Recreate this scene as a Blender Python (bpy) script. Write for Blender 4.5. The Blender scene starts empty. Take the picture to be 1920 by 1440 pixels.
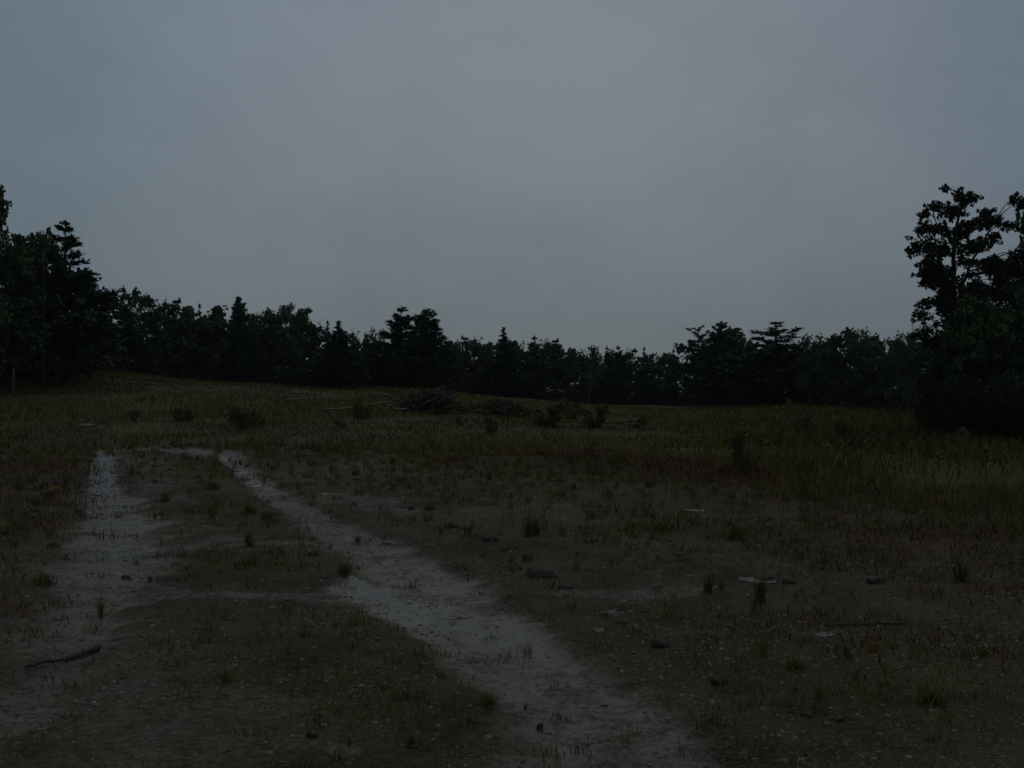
import bpy, math, random
import numpy as np
from mathutils import Vector

SC = bpy.context.scene
COL = SC.collection
R = math.radians
F, HY, CH = 1884.0, 728.0, 1.6            # photo focal length in px, horizon row, eye height

# ------------------------------------------------------------------ noise
_tab = np.random.RandomState(5).rand(256, 256)
def vnoise(x, y):
    x = np.asarray(x, float); y = np.asarray(y, float)
    xi = np.floor(x).astype(int); yi = np.floor(y).astype(int)
    fx = x - xi; fy = y - yi
    fx = fx*fx*(3-2*fx); fy = fy*fy*(3-2*fy)
    a = _tab[xi & 255, yi & 255]; b = _tab[(xi+1) & 255, yi & 255]
    c = _tab[xi & 255, (yi+1) & 255]; d = _tab[(xi+1) & 255, (yi+1) & 255]
    return (a*(1-fx)+b*fx)*(1-fy) + (c*(1-fx)+d*fx)*fy
def fbm(x, y, o=4):
    s = 0; a = .5; t = 0
    for k in range(o):
        s = s + a*vnoise(x*2**k+17.3*k, y*2**k+9.1*k); t += a; a *= .5
    return s/t
def sstep(a, b, v):
    t = np.clip((np.asarray(v, float)-a)/(b-a), 0, 1); return t*t*(3-2*t)

def G(px, py):                            # photo pixel -> flat ground point (near field)
    d = CH*F/(py-HY); return ((px-960)/F*d, d)
def seg_dist(x, y, a, b):
    ax, ay = a; bx, by = b
    dx, dy = bx-ax, by-ay
    t = np.clip(((x-ax)*dx+(y-ay)*dy)/(dx*dx+dy*dy+1e-9), 0, 1)
    return np.hypot(x-ax-t*dx, y-ay-t*dy), t
def line_mask(x, y, pts, r, soft=.5, wb=1.3):     # pts: photo pixels on the ground, r: half widths in metres
    m = np.zeros(np.shape(x))
    q = [G(*p) for p in pts]
    wob = (fbm(x*1.5, y*1.5, 4)-.5)+.7*(fbm(x*5, y*5, 3)-.5)
    for i in range(len(q)-1):
        d, t = seg_dist(x, y, q[i], q[i+1])
        rr = r[i]*(1-t)+r[i+1]*t
        m = np.maximum(m, 1-sstep(1-soft, 1+soft, d/rr+wob*wb))
    return m

# wheel tracks, wet strips and mud pans
MAIN = [(430,852),(490,905),(560,950),(645,1000),(740,1045),(805,1100),(920,1200),(1080,1300),(1210,1440),(1300,1560)]
MAIN_R = [.3,.3,.35,.42,.46,.54,.46,.46,.46,.46]
LEFT = [(196,845),(196,900),(215,960),(240,1020),(205,1065),(170,1120),(130,1200),(60,1320)]
LEFT_R = [.3,.32,.5,.75,.65,.42,.36,.36]
def wet_mask(x, y):
    m = line_mask(x, y, MAIN, MAIN_R, .42, .6)*np.interp(y, [4, 5.5, 7, 9, 13, 18], [.78,.8,.92,.82,.7,.8])
    m = np.maximum(m, .75*line_mask(x, y, [(185,848),(300,845),(430,853)], [.8,.8,.7], .7, 1.5))
    m = np.maximum(m, line_mask(x, y, LEFT, LEFT_R, .75, 1.2)*np.interp(y, [4, 6, 9, 14, 20], [.5, .72, .85, .9, .95]))
    for p, r, k in (
        ([(330,1030),(480,1018),(660,1016)], [.2,.12,.2], .6),
        ([(200,1060),(280,1035),(420,1010)], [.6,.5,.4], .6),
        ([(240,858),(255,900),(262,940)], [.9,.8,.7], .5),
        ([(90,1130),(260,1112),(450,1110),(690,1118)], [.16,.2,.1,.2], .6),
        ([(110,1230),(190,1205)], [.22,.2], .8),
        ([(70,1160),(200,1250),(330,1390)], [.5,.55,.5], .5),
        ([(190,1330),(330,1300),(520,1330)], [.3,.35,.2], .5),
        ([(120,1290),(300,1330)], [.3,.3], .45),
        ([(660,1080),(700,1120),(800,1140)], [.22,.32,.34], 1.0),
        ([(560,950),(640,925),(760,960)], [.6,.55,.4], .5),
        ([(900,960),(1020,950),(1100,975)], [.5,.4,.4], .35),
        ([(1060,1110),(1180,1118),(1300,1105)], [.18,.25,.2], .55),
        ([(1200,1020),(1350,1030),(1440,1085),(1500,1085)], [.4,.3,.18,.15], .3),
        ([(1510,1188),(1580,1195)], [.1,.1], .6),
        ([(560,1385),(640,1400)], [.1,.12], .6),
        ([(1000,1430),(1150,1400)], [.25,.3], .7),
        ([(500,900),(620,880),(720,872)], [.9,.8,.6], .42)):
        m = np.maximum(m, k*line_mask(x, y, p, r, .6))
    return m
# standing water: (pixel line, half width in m)
PUDDLES = [
    ([(192,842),(186,870),(190,900),(188,926)], .13, 'long puddle filling the far left wheel rut'),
    ([(215,841),(270,839.5),(326,842)], .13, 'thin bright puddle at the far end of the track'),
    ([(405,848),(440,872),(488,913)], .10, 'broken puddle along the far right wheel rut'),
    ([(1268,953),(1335,957)], .08, 'small puddle among tufts right of the reddish bank'),
    ([(1385,1082),(1455,1090)], .06, 'small puddle around grass stems on the right'),
    ([(1535,1189),(1558,1195)], .05, 'tiny puddle beside the dark upright clump'),
    ([(590,923),(640,925)], .07, 'narrow puddle in the dirt between the ruts'),
]
_BX = np.array([-70,-45,-30,-24,-20,-14,-8,-3,1.3,7.5,20,60.]); _BZ = np.array([2.9,2.8,2.75,2.7,2.15,1.72,1.36,.95,.55,.1,0.,0.])
def height(x, y, puddles=True):
    x = np.asarray(x, float); y = np.asarray(y, float)
    xs = x*60/np.maximum(y, 30)
    b = 0
    for o in (-3, -1.5, 0, 1.5, 3): b = b + np.interp(xs+o, _BX, _BZ)/5
    ramp = sstep(24, 60, y)
    h = ramp*b - sstep(80, 260, y)*4.0
    far = sstep(20, 40, y)
    h = h + (fbm(x*.16+3, y*.16, 3)-.5)*(.05+.5*far)
    near = 1-sstep(22, 32, y)
    h = h + near*((fbm(x*.8, y*.8, 4)-.5)*.055 + (fbm(x*4.5, y*4.5, 3)-.5)*.026)
    rut = line_mask(x, y, MAIN, [r*.95 for r in MAIN_R], .3, .6)
    rut = np.maximum(rut, .7*line_mask(x, y, LEFT, [r*.9 for r in LEFT_R], .4))
    h = h - .05*rut*near
    # low reddish bank in the middle distance on the right
    bank = line_mask(x, y, [(930,872),(1100,872),(1250,885),(1400,905)], [.6,.9,.9,.7], .7)
    h = h + .2*bank
    if puddles:
        for i, (p, r, _) in enumerate(PUDDLES):
            m = line_mask(x, y, p, [r*1.5]*len(p), .6)
            lv = LEVEL[i]
            h = h*(1-m) + m*(lv-.006+(fbm(x*6, y*6, 4)-.5)*(.03+.06*sstep(10, 15, y)))
    return h
LEVEL = [0]*len(PUDDLES)
for _i, (_p, _r, _l) in enumerate(PUDDLES):
    _q = np.array([G(*a) for a in _p])
    LEVEL[_i] = float(np.mean(height(_q[:,0], _q[:,1], False)))
def hz(x, y): return float(height(np.array([x]), np.array([y]))[0])

# ------------------------------------------------------------------ mesh helpers
class MB:
    def __init__(s): s.v = []; s.f = []; s.t = []; s.n = 0
    def add(s, v, f, t=0.5):
        v = np.asarray(v, float).reshape(-1, 3); f = np.asarray(f, int)
        s.v.append(v); s.f.append(f+s.n); s.n += len(v)
        s.t.append(np.broadcast_to(np.asarray(t, float), (len(v),)).copy())
    def mesh(s, name, mat, smooth=False, attr=None):
        v = np.concatenate(s.v); f = np.concatenate(s.f); t = np.concatenate(s.t)
        k = f.shape[1]
        me = bpy.data.meshes.new(name)
        me.vertices.add(len(v)); me.vertices.foreach_set('co', v.ravel())
        me.loops.add(f.size); me.loops.foreach_set('vertex_index', f.ravel().astype(np.int32))
        me.polygons.add(len(f)); me.polygons.foreach_set('loop_start', np.arange(0, f.size, k, dtype=np.int32))
        if smooth: me.polygons.foreach_set('use_smooth', np.ones(len(f), bool))
        a = me.attributes.new('tint', 'FLOAT', 'POINT'); a.data.foreach_set('value', t)
        for nm, val in (attr or {}).items():
            a = me.attributes.new(nm, 'FLOAT', 'POINT'); a.data.foreach_set('value', val)
        me.update(); me.validate()
        me.materials.append(mat)
        return me
def link(name, me, parent=None):
    o = bpy.data.objects.new(name, me); COL.objects.link(o)
    if parent: o.parent = parent
    return o
def tag(o, label=None, cat=None, group=None, kind=None):
    if label: o['label'] = label
    if cat: o['category'] = cat
    if group: o['group'] = group
    if kind: o['kind'] = kind
    return o
def empty(name, loc, label, cat, group=None, rz=0, scale=None):
    o = bpy.data.objects.new(name, None); COL.objects.link(o)
    o.location = loc; o.rotation_euler.z = rz; o.empty_display_size = .3
    if scale: o.scale = scale
    return tag(o, label, cat, group)

def quads_to_tris(f):
    f = np.asarray(f); return np.concatenate([f[:, [0,1,2]], f[:, [0,2,3]]])
def tube(mb, pts, rad, n=6, t=.5, cap=True):
    pts = np.asarray(pts, float); rad = np.asarray(rad, float)
    m = len(pts)
    tg = np.gradient(pts, axis=0); tg /= np.linalg.norm(tg, axis=1)[:, None]+1e-9
    up = np.array([.31, .17, 1.]) if abs(tg[0][2]) < .8 else np.array([1., .2, .1])
    s = np.cross(tg, up); s /= np.linalg.norm(s, axis=1)[:, None]+1e-9
    u = np.cross(s, tg)
    an = np.arange(n)*2*math.pi/n
    v = pts[:, None, :] + rad[:, None, None]*(np.cos(an)[None, :, None]*s[:, None, :]+np.sin(an)[None, :, None]*u[:, None, :])
    v = v.reshape(-1, 3)
    f = []
    for i in range(m-1):
        for j in range(n):
            a = i*n+j; b = i*n+(j+1) % n
            f.append((a, b, b+n, a+n))
    f = quads_to_tris(f)
    if cap:
        v = np.concatenate([v, pts[:1], pts[-1:]])
        c0, c1 = m*n, m*n+1
        e = [(c0, (j+1) % n, j) for j in range(n)] + [(c1, (m-1)*n+j, (m-1)*n+(j+1) % n) for j in range(n)]
        f = np.concatenate([f, np.array(e)])
    mb.add(v, f, t)
def unit(rng, n):
    a = rng.normal(size=(n, 3)); return a/(np.linalg.norm(a, axis=1)[:, None]+1e-9)
def leaves(mb, c, size, rng, asp=.6, tlo=0., thi=1., droop=.0):
    n = len(c)
    u = unit(rng, n); u[:, 2] -= droop; u /= np.linalg.norm(u, axis=1)[:, None]
    w = unit(rng, n); v = np.cross(u, w); v /= np.linalg.norm(v, axis=1)[:, None]+1e-9
    nrm = np.cross(u, v)
    s = size*rng.uniform(.6, 1.3, n)[:, None]
    P = np.stack([c-u*s, c-v*s*asp+nrm*s*.18, c+u*s, c+v*s*asp+nrm*s*.18], 1).reshape(-1, 3)
    i = np.arange(n)[:, None]*4
    f = np.concatenate([i+[[0,1,2]], i+[[0,2,3]]])
    mb.add(P, f, np.repeat(rng.uniform(tlo, thi, n), 4))
def needles(mb, base, dirs, ln, wd, rng):
    n = len(base)
    d = dirs/(np.linalg.norm(dirs, axis=1)[:, None]+1e-9)
    s = np.cross(d, unit(rng, n)); s /= np.linalg.norm(s, axis=1)[:, None]+1e-9
    L = (ln*rng.uniform(.6, 1.3, n))[:, None]
    P = np.stack([base-s*wd*.4, base+s*wd*.4, base+d*L*.55+s*wd*.55, base+d*L, base+d*L*.55-s*wd*.55], 1).reshape(-1, 3)
    i = np.arange(n)[:, None]*5
    f = np.concatenate([i+[[0,1,2]], i+[[0,2,4]], i+[[4,2,3]]])
    mb.add(P, f, np.repeat(rng.uniform(0, 1, n), 5))
def blades(mb, base, h, w, lean, rng, t, curve=.35):
    n = len(base)
    az = rng.uniform(0, 2*math.pi, n)
    d = np.stack([np.cos(az), np.sin(az), np.zeros(n)], 1)
    fa = rng.uniform(0, 2*math.pi, n)
    s = np.stack([np.cos(fa), np.sin(fa), np.zeros(n)], 1)
    h = np.broadcast_to(h, (n,))[:, None]; w = np.broadcast_to(w, (n,))[:, None]
    ln = np.broadcast_to(lean, (n,))[:, None]
    up = np.array([[0, 0, 1.]])
    m = base+up*h*.55+d*h*ln*curve
    tip = base+up*h*(1-.3*ln)+d*h*ln
    P = np.stack([base-s*w*.5, base+s*w*.5, m+s*w*.42, tip, m-s*w*.42], 1).reshape(-1, 3)
    i = np.arange(n)[:, None]*5
    f = np.concatenate([i+[[0,1,2]], i+[[0,2,4]], i+[[4,2,3]]])
    mb.add(P, f, np.repeat(np.broadcast_to(t, (n,)), 5))

# ------------------------------------------------------------------ materials
def mat(name, build, rough=.7, spec=.3):
    m = bpy.data.materials.new(name); m.use_nodes = True
    nt = m.node_tree; b = nt.nodes['Principled BSDF']
    b.inputs['Roughness'].default_value = rough
    b.inputs['Specular IOR Level'].default_value = spec
    build(nt, b); return m
def node(nt, kind, **kw):
    n = nt.nodes.new(kind)
    for k, v in kw.items():
        if k in n.inputs: n.inputs[k].default_value = v
        else: setattr(n, k, v)
    return n
def ramp(nt, fac, stops):
    r = nt.nodes.new('ShaderNodeValToRGB'); e = r.color_ramp.elements
    while len(e) < len(stops): e.new(.5)
    for q, (p, c) in zip(e, stops):
        q.position = p; q.color = (*c, 1)
    nt.links.new(fac, r.inputs[0]); return r.outputs[0]
def mixc(nt, fac, a, b, mode='MIX'):
    m = nt.nodes.new('ShaderNodeMix'); m.data_type = 'RGBA'; m.blend_type = mode
    for k, v in ((0, fac), (6, a), (7, b)):
        if hasattr(v, 'links') or hasattr(v, 'is_output'): nt.links.new(v, m.inputs[k])
        else: m.inputs[k].default_value = v if not isinstance(v, tuple) else (*v, 1)
    return m.outputs[2]
def math_(nt, op, a, b=None, c=None, clamp=False):
    m = nt.nodes.new('ShaderNodeMath'); m.operation = op; m.use_clamp = clamp
    for k, v in enumerate((a, b, c)):
        if v is None: continue
        if hasattr(v, 'is_output'): nt.links.new(v, m.inputs[k])
        else: m.inputs[k].default_value = v
    return m.outputs[0]
def attr(nt, nm):
    a = nt.nodes.new('ShaderNodeAttribute'); a.attribute_name = nm; return a.outputs['Fac']
def tinted(name, stops, rough=.65, spec=.07):
    def b(nt, p):
        nt.links.new(ramp(nt, attr(nt, 'tint'), stops), p.inputs['Base Color'])
    return mat(name, b, rough, spec)
def barky(name, c0, c1, scale=18.):
    def b(nt, p):
        tc = nt.nodes.new('ShaderNodeTexCoord')
        n = node(nt, 'ShaderNodeTexNoise', Scale=scale, Detail=5.)
        mp = node(nt, 'ShaderNodeMapping'); mp.inputs['Scale'].default_value = (1, 1, .25)
        nt.links.new(tc.outputs['Object'], mp.inputs[0]); nt.links.new(mp.outputs[0], n.inputs['Vector'])
        nt.links.new(ramp(nt, n.outputs['Fac'], [(.35, c0), (.65, c1)]), p.inputs['Base Color'])
        bp = node(nt, 'ShaderNodeBump', Strength=.6, Distance=.02)
        nt.links.new(n.outputs['Fac'], bp.inputs['Height']); nt.links.new(bp.outputs[0], p.inputs['Normal'])
    return mat(name, b, .8, .3)
def stone(name, c0, c1, rough=.45):
    def b(nt, p):
        tc = nt.nodes.new('ShaderNodeTexCoord')
        n = node(nt, 'ShaderNodeTexNoise', Scale=14., Detail=7., Roughness=.65)
        n2 = node(nt, 'ShaderNodeTexNoise', Scale=90., Detail=3.)
        nt.links.new(tc.outputs['Object'], n.inputs['Vector']); nt.links.new(tc.outputs['Object'], n2.inputs['Vector'])
        c = ramp(nt, n.outputs['Fac'], [(.3, c0), (.7, c1)])
        nt.links.new(c, p.inputs['Base Color'])
        bp = node(nt, 'ShaderNodeBump', Strength=.7, Distance=.01)
        h = math_(nt, 'ADD', n.outputs['Fac'], math_(nt, 'MULTIPLY', n2.outputs['Fac'], .35))
        nt.links.new(h, bp.inputs['Height']); nt.links.new(bp.outputs[0], p.inputs['Normal'])
    return mat(name, b, rough+.2, .15)

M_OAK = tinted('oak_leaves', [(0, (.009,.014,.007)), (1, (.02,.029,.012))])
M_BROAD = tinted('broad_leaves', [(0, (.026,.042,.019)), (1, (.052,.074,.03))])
M_PINE = tinted('pine_needles', [(0, (.018,.034,.022)), (1, (.036,.056,.032))])
M_UNDER = tinted('undergrowth_leaves', [(0, (.022,.028,.02)), (1, (.045,.052,.034))])
M_SHRUB = tinted('shrub_leaves', [(0, (.036,.044,.014)), (1, (.075,.08,.028))])
M_BARK = barky('tree_bark', (.018,.016,.014), (.05,.045,.04))
M_PALE = barky('pale_bark', (.09,.09,.085), (.17,.165,.155))
M_TWIG = barky('dead_twigs', (.02,.017,.014), (.06,.05,.042), 30)
M_CUT = barky('weathered_wood', (.06,.055,.045), (.13,.12,.1), 25)
M_GRASS = tinted('field_grass', [(0, (.032,.043,.010)), (.4, (.062,.068,.013)), (.72, (.09,.08,.017)), (1, (.12,.077,.03))])
M_RED = tinted('dry_reddish_weeds', [(0, (.034,.02,.01)), (.5, (.072,.038,.022)), (1, (.13,.072,.043))])
M_TUFT = tinted('tuft_grass', [(0, (.028,.038,.01)), (.5, (.07,.076,.015)), (.8, (.105,.08,.024)), (1, (.15,.085,.04))])
M_WEED = tinted('weed_leaves', [(0, (.03,.05,.014)), (1, (.075,.09,.028))])
M_SAGE = tinted('pale_leaves', [(0, (.05,.065,.04)), (1, (.11,.12,.08))])
M_YEL = tinted('yellow_leaf', [(0, (.09,.055,.012)), (1, (.12,.075,.018))], .6)
S_DARK = stone('dark_wet_stone', (.012,.011,.01), (.034,.032,.028))
S_GREY = stone('grey_stone', (.012,.011,.009), (.042,.037,.032))
S_PALE = stone('pale_stone', (.05,.046,.038), (.13,.12,.1))
S_RED = stone('reddish_stone', (.03,.018,.014), (.07,.04,.03))
S_ORANGE = stone('orange_stone', (.045,.026,.012), (.09,.052,.024))
M_PEB = tinted('pebbles', [(0, (.018,.016,.012)), (.55, (.06,.054,.041)), (.85, (.085,.075,.055)), (.985, (.11,.085,.055)), (1, (.17,.16,.13))], .5, .3)

def ground_build(nt, p):
    tc = nt.nodes.new('ShaderNodeTexCoord'); co = tc.outputs['Object']
    def nz(s, d=4., r=.55):
        n = node(nt, 'ShaderNodeTexNoise', Scale=s, Detail=d, Roughness=r); nt.links.new(co, n.inputs['Vector']); return n.outputs['Fac']
    big, mid, fine, grit = nz(.55), nz(3.2, 8, .65), nz(22, 6, .7), nz(120, 3)
    wet, grn, red = attr(nt, 'wet'), attr(nt, 'green'), attr(nt, 'red')
    v1 = node(nt, 'ShaderNodeTexVoronoi', Scale=34.); nt.links.new(co, v1.inputs['Vector'])
    v2 = node(nt, 'ShaderNodeTexVoronoi', Scale=85.); nt.links.new(co, v2.inputs['Vector'])
    dry = ramp(nt, fine, [(.28, (.022,.019,.011)), (.5, (.058,.05,.031)), (.72, (.115,.1,.068))])
    dry = mixc(nt, math_(nt, 'MULTIPLY', mid, .75), dry, (.045,.036,.02))
    # single little stones keep their own colour
    st = ramp(nt, v1.outputs['Color'], [(0., (.028,.025,.018)), (.6, (.085,.077,.058)), (1., (.19,.17,.13))])
    dry = mixc(nt, ramp(nt, v1.outputs['Distance'], [(.18, (.7,.7,.7)), (.42, (0,0,0))]), dry, st)
    mud = ramp(nt, fine, [(.3, (.044,.039,.03)), (.7, (.098,.088,.07))])
    wn = math_(nt, 'ADD', wet, math_(nt, 'MULTIPLY', math_(nt, 'SUBTRACT', mid, .5), 1.9))
    wf = math_(nt, 'MULTIPLY', wet, math_(nt, 'MULTIPLY_ADD', math_(nt, 'ADD', wn, math_(nt, 'MULTIPLY', math_(nt, 'SUBTRACT', fine, .5), 2.)), 1.25, -.16, clamp=True), clamp=True)
    c = mixc(nt, wf, dry, mud)
    gf = math_(nt, 'MULTIPLY', grn, math_(nt, 'MULTIPLY_ADD', mid, 1.6, -.25, clamp=True), clamp=True)
    c = mixc(nt, gf, c, ramp(nt, fine, [(.3, (.036,.042,.011)), (.7, (.072,.074,.022))]))
    rf = math_(nt, 'MULTIPLY', red, math_(nt, 'MULTIPLY_ADD', fine, 2., -.45, clamp=True), clamp=True)
    c = mixc(nt, rf, c, ramp(nt, grit, [(.3, (.032,.018,.011)), (.7, (.07,.037,.024))]))
    c = mixc(nt, 1., c, ramp(nt, math_(nt, 'ADD', math_(nt, 'MULTIPLY', big, .5), math_(nt, 'MULTIPLY', nz(1.7, 6, .65), .5)), [(.34, (.5,.5,.47)), (.5, (.9,.9,.88)), (.66, (1.3,1.29,1.25))]), 'MULTIPLY')
    nt.links.new(c, p.inputs['Base Color'])
    rg = math_(nt, 'SUBTRACT', math_(nt, 'MULTIPLY_ADD', fine, .2, .72), math_(nt, 'MULTIPLY', wf, .46))
    nt.links.new(rg, p.inputs['Roughness'])
    sp = math_(nt, 'MULTIPLY_ADD', wf, .26, .05); nt.links.new(sp, p.inputs['Specular IOR Level'])
    hh = math_(nt, 'ADD', math_(nt, 'MULTIPLY', fine, 1.), math_(nt, 'MULTIPLY', grit, .25))
    hh = math_(nt, 'SUBTRACT', hh, math_(nt, 'MULTIPLY', v1.outputs['Distance'], .5))
    hh = math_(nt, 'SUBTRACT', hh, math_(nt, 'MULTIPLY', v2.outputs['Distance'], .22))
    bp = node(nt, 'ShaderNodeBump', Distance=.03)
    nt.links.new(math_(nt, 'MULTIPLY_ADD', wf, -.5, .75), bp.inputs['Strength'])
    nt.links.new(hh, bp.inputs['Height']); nt.links.new(bp.outputs[0], p.inputs['Normal'])
M_GROUND = mat('gravel_ground', ground_build, .7, .3)
def water_build(nt, p):
    p.inputs['Base Color'].default_value = (.06,.058,.05, 1)
    p.inputs['IOR'].default_value = 1.33
    tc = nt.nodes.new('ShaderNodeTexCoord')
    n = node(nt, 'ShaderNodeTexNoise', Scale=26., Detail=4.); nt.links.new(tc.outputs['Object'], n.inputs['Vector'])
    bp = node(nt, 'ShaderNodeBump', Strength=.9, Distance=.03)
    nt.links.new(n.outputs['Fac'], bp.inputs['Height']); nt.links.new(bp.outputs[0], p.inputs['Normal'])
M_WATER = mat('muddy_water', water_build, .3, .6)

# ------------------------------------------------------------------ ground sheet
def field_mask(x, y):                      # where the meadow closes over the gravel
    px = 960+x/np.maximum(y, .1)*F
    edge = np.interp(px, [-400,0,180,430,650,900,1000,1400,1700,1920,2300], [25,26,29.5,29.5,27.5,26.5,24.5,18.8,15,13,11])
    return sstep(-2.6, 2.6, y-edge+(fbm(x*.6, y*.6, 4)-.5)*8*np.clip(y/22,.4,1))
def red_mask(x, y):
    m = line_mask(x, y, [(900,866),(1080,866),(1250,880),(1400,905)], [.9,1.3,1.2,1.], .6)
    m = np.maximum(m, .9*line_mask(x, y, [(1480,935),(1700,950)], [1.1,1.3], .7))
    m = np.maximum(m, .8*line_mask(x, y, [(1560,1010),(1750,1010),(1950,1080)], [1.2,1.6,1.2], .7))
    m = np.maximum(m, .8*line_mask(x, y, [(-250,870),(20,870),(95,890),(80,960),(-50,1010)], [2.2,2.,1.3,.7,.9], .6))
    m = np.maximum(m, .6*line_mask(x, y, [(1450,1150),(1700,1200),(1900,1250)], [.5,.6,.6], .8))
    m = np.maximum(m, .5*line_mask(x, y, [(-50,1100),(90,1180),(60,1250)], [.5,.3,.3], .8))
    m = np.maximum(m, .55*line_mask(x, y, [(1150,950),(1260,985)], [.6,.5], .7))
    return m
def green_mask(x, y):
    m = .9*line_mask(x, y, [(350,875),(380,890),(425,900)], [.8,1.,.8], .7)
    m = np.maximum(m, .8*line_mask(x, y, [(380,1060),(500,1050),(640,1060)], [.45,.6,.4], .6))
    m = np.maximum(m, .6*line_mask(x, y, [(430,960),(500,950)], [.8,.6], .7))
    m = np.maximum(m, .75*line_mask(x, y, [(1180,1000),(1300,1000),(1420,1050)], [.9,1.2,.9], .8))
    m = np.maximum(m, .6*line_mask(x, y, [(700,880),(900,890),(1100,920)], [1.4,1.6,1.4], .8))
    m = np.maximum(m, .5*line_mask(x, y, [(1300,1180),(1600,1200),(1800,1300)], [.8,1.,.9], .9))
    m = np.maximum(m, .45*line_mask(x, y, [(300,1230),(600,1260),(850,1330)], [.5,.8,.6], .9))
    m = np.maximum(m, .5*line_mask(x, y, [(650,1130),(760,1200),(880,1290),(950,1400)], [.14,.16,.16,.2], .8))
    return m
def spaced(lo, hi, step0, start, grow):
    out = [start]; s = step0; v = start
    while v < hi: s *= grow; v += s; out.append(v)
    return out
ys = [-60,-30,-12,-4,0,2] + list(np.arange(3.2, 13, .05)) + spaced(0, 700, .05, 13, 1.022)
xr = list(np.arange(0, 7, .06)) + spaced(0, 700, .06, 7, 1.03)
xs_ = sorted([-a for a in xr if a > 0] + xr)
GX, GY = np.meshgrid(np.array(xs_), np.array(ys))
gx, gy = GX.ravel(), GY.ravel()
ny, nx = GX.shape
gm = MB()
ii = (np.arange(ny-1)[:, None]*nx+np.arange(nx-1)[None, :]).ravel()
gm.add(np.stack([gx, gy, height(gx, gy)], 1), np.stack([ii, ii+1, ii+nx+1, ii+nx], 1))
fm = field_mask(gx, gy)
g_wet = wet_mask(gx, gy)*(1-fm)
ground = link('ground', gm.mesh('ground', M_GROUND, True,
    {'wet': g_wet, 'green': np.maximum(fm, green_mask(gx, gy)), 'red': red_mask(gx, gy)*(1-.3*fm)}))
tag(ground, 'wet stony gravel ground with muddy wheel tracks, turning to meadow', kind='structure')
for i, (p, r, lab) in enumerate(PUDDLES):
    q = [G(*a) for a in p]
    dense = []
    for k in range(len(q)-1):
        for t in np.linspace(0, 1, 14, endpoint=False): dense.append((q[k][0]*(1-t)+q[k+1][0]*t, q[k][1]*(1-t)+q[k+1][1]*t))
    dense.append(q[-1]); dense = np.array(dense)
    tg = np.gradient(dense, axis=0); tg /= np.linalg.norm(tg, axis=1)[:, None]
    nn = np.stack([-tg[:,1], tg[:,0]], 1)
    k = np.arange(len(dense)); end = np.minimum(1, np.minimum(k+1, len(dense)-k)/4)
    w0 = r*1.35*end*(.8+.5*vnoise(k*.5, k*0+i)); w1 = r*1.35*end*(.8+.5*vnoise(k*.5, k*0+i+40))
    A = dense+nn*w0[:, None]; B = dense-nn*w1[:, None]
    v = np.concatenate([np.c_[A, np.full(len(A), LEVEL[i])], np.c_[B, np.full(len(B), LEVEL[i])]])
    n = len(A); f = [(j, j+1, j+1+n, j+n) for j in range(n-1)]
    m = MB(); m.add(v, np.array(f)); tag(link('puddle', m.mesh('puddle', M_WATER)), lab, kind='structure')

# ------------------------------------------------------------------ gravel (uncountable)
rng = np.random.default_rng(11)
def ico():
    t = (1+5**.5)/2
    v = np.array([(-1,t,0),(1,t,0),(-1,-t,0),(1,-t,0),(0,-1,t),(0,1,t),(0,-1,-t),(0,1,-t),(t,0,-1),(t,0,1),(-t,0,-1),(-t,0,1)])/math.hypot(1, t)
    f = np.array([(0,11,5),(0,5,1),(0,1,7),(0,7,10),(0,10,11),(1,5,9),(5,11,4),(11,10,2),(10,7,6),(7,1,8),(3,9,4),(3,4,2),(3,2,6),(3,6,8),(3,8,9),(4,9,5),(2,4,11),(6,2,10),(8,6,7),(9,8,1)])
    return v, f
IV, IF = ico()
def scatter(n, dmin, dmax, spread=.56):
    d = np.exp(rng.uniform(math.log(dmin), math.log(dmax), n))
    d = np.where(rng.random(n) < .5, d, rng.uniform(dmin, dmax, n))
    return rng.uniform(-spread, spread, n)*d, d
def stones_mesh(n, x, y, s, t, mb):
    a = rng.uniform(0, 2*math.pi, n); ca, sa = np.cos(a), np.sin(a)
    base = IV[None]*(1+rng.uniform(-.25, .25, (n, 12, 1)))
    sx = s*rng.uniform(.8, 1.4, n); sy = s*rng.uniform(.7, 1.1, n); sz = s*rng.uniform(.35, .7, n)
    X, Y, Z = base[..., 0]*sx[:, None], base[..., 1]*sy[:, None], base[..., 2]*sz[:, None]
    til = rng.uniform(-.3, .3, n)[:, None]
    Z = Z+til*X
    P = np.stack([X*ca[:, None]-Y*sa[:, None]+x[:, None], X*sa[:, None]+Y*ca[:, None]+y[:, None], Z+(height(x, y)-sz*rng.uniform(-.1, .5, n))[:, None]], -1)
    f = (np.arange(n)[:, None, None]*12+IF[None]).reshape(-1, 3)
    mb.add(P.reshape(-1, 3), f, np.repeat(t, 12))
x, y = scatter(62000, 3.6, 20)
wm = wet_mask(x, y)
keep = (rng.random(len(x)) < (1-.45*wm)*(.12+1.15*sstep(.3, .75, fbm(x*1.1+5, y*1.1, 4)))) & (field_mask(x, y) < .4)
x, y = x[keep], y[keep]
s = (.0025+.016*rng.random(len(x))**6 + .0006*y)
pm = MB(); stones_mesh(len(x), x, y, s, rng.random(len(x))**1.2, pm)
tag(link('gravel', pm.mesh('gravel', M_PEB)), 'small wet pebbles and grit strewn over the dirt', 'gravel', kind='stuff')

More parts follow.
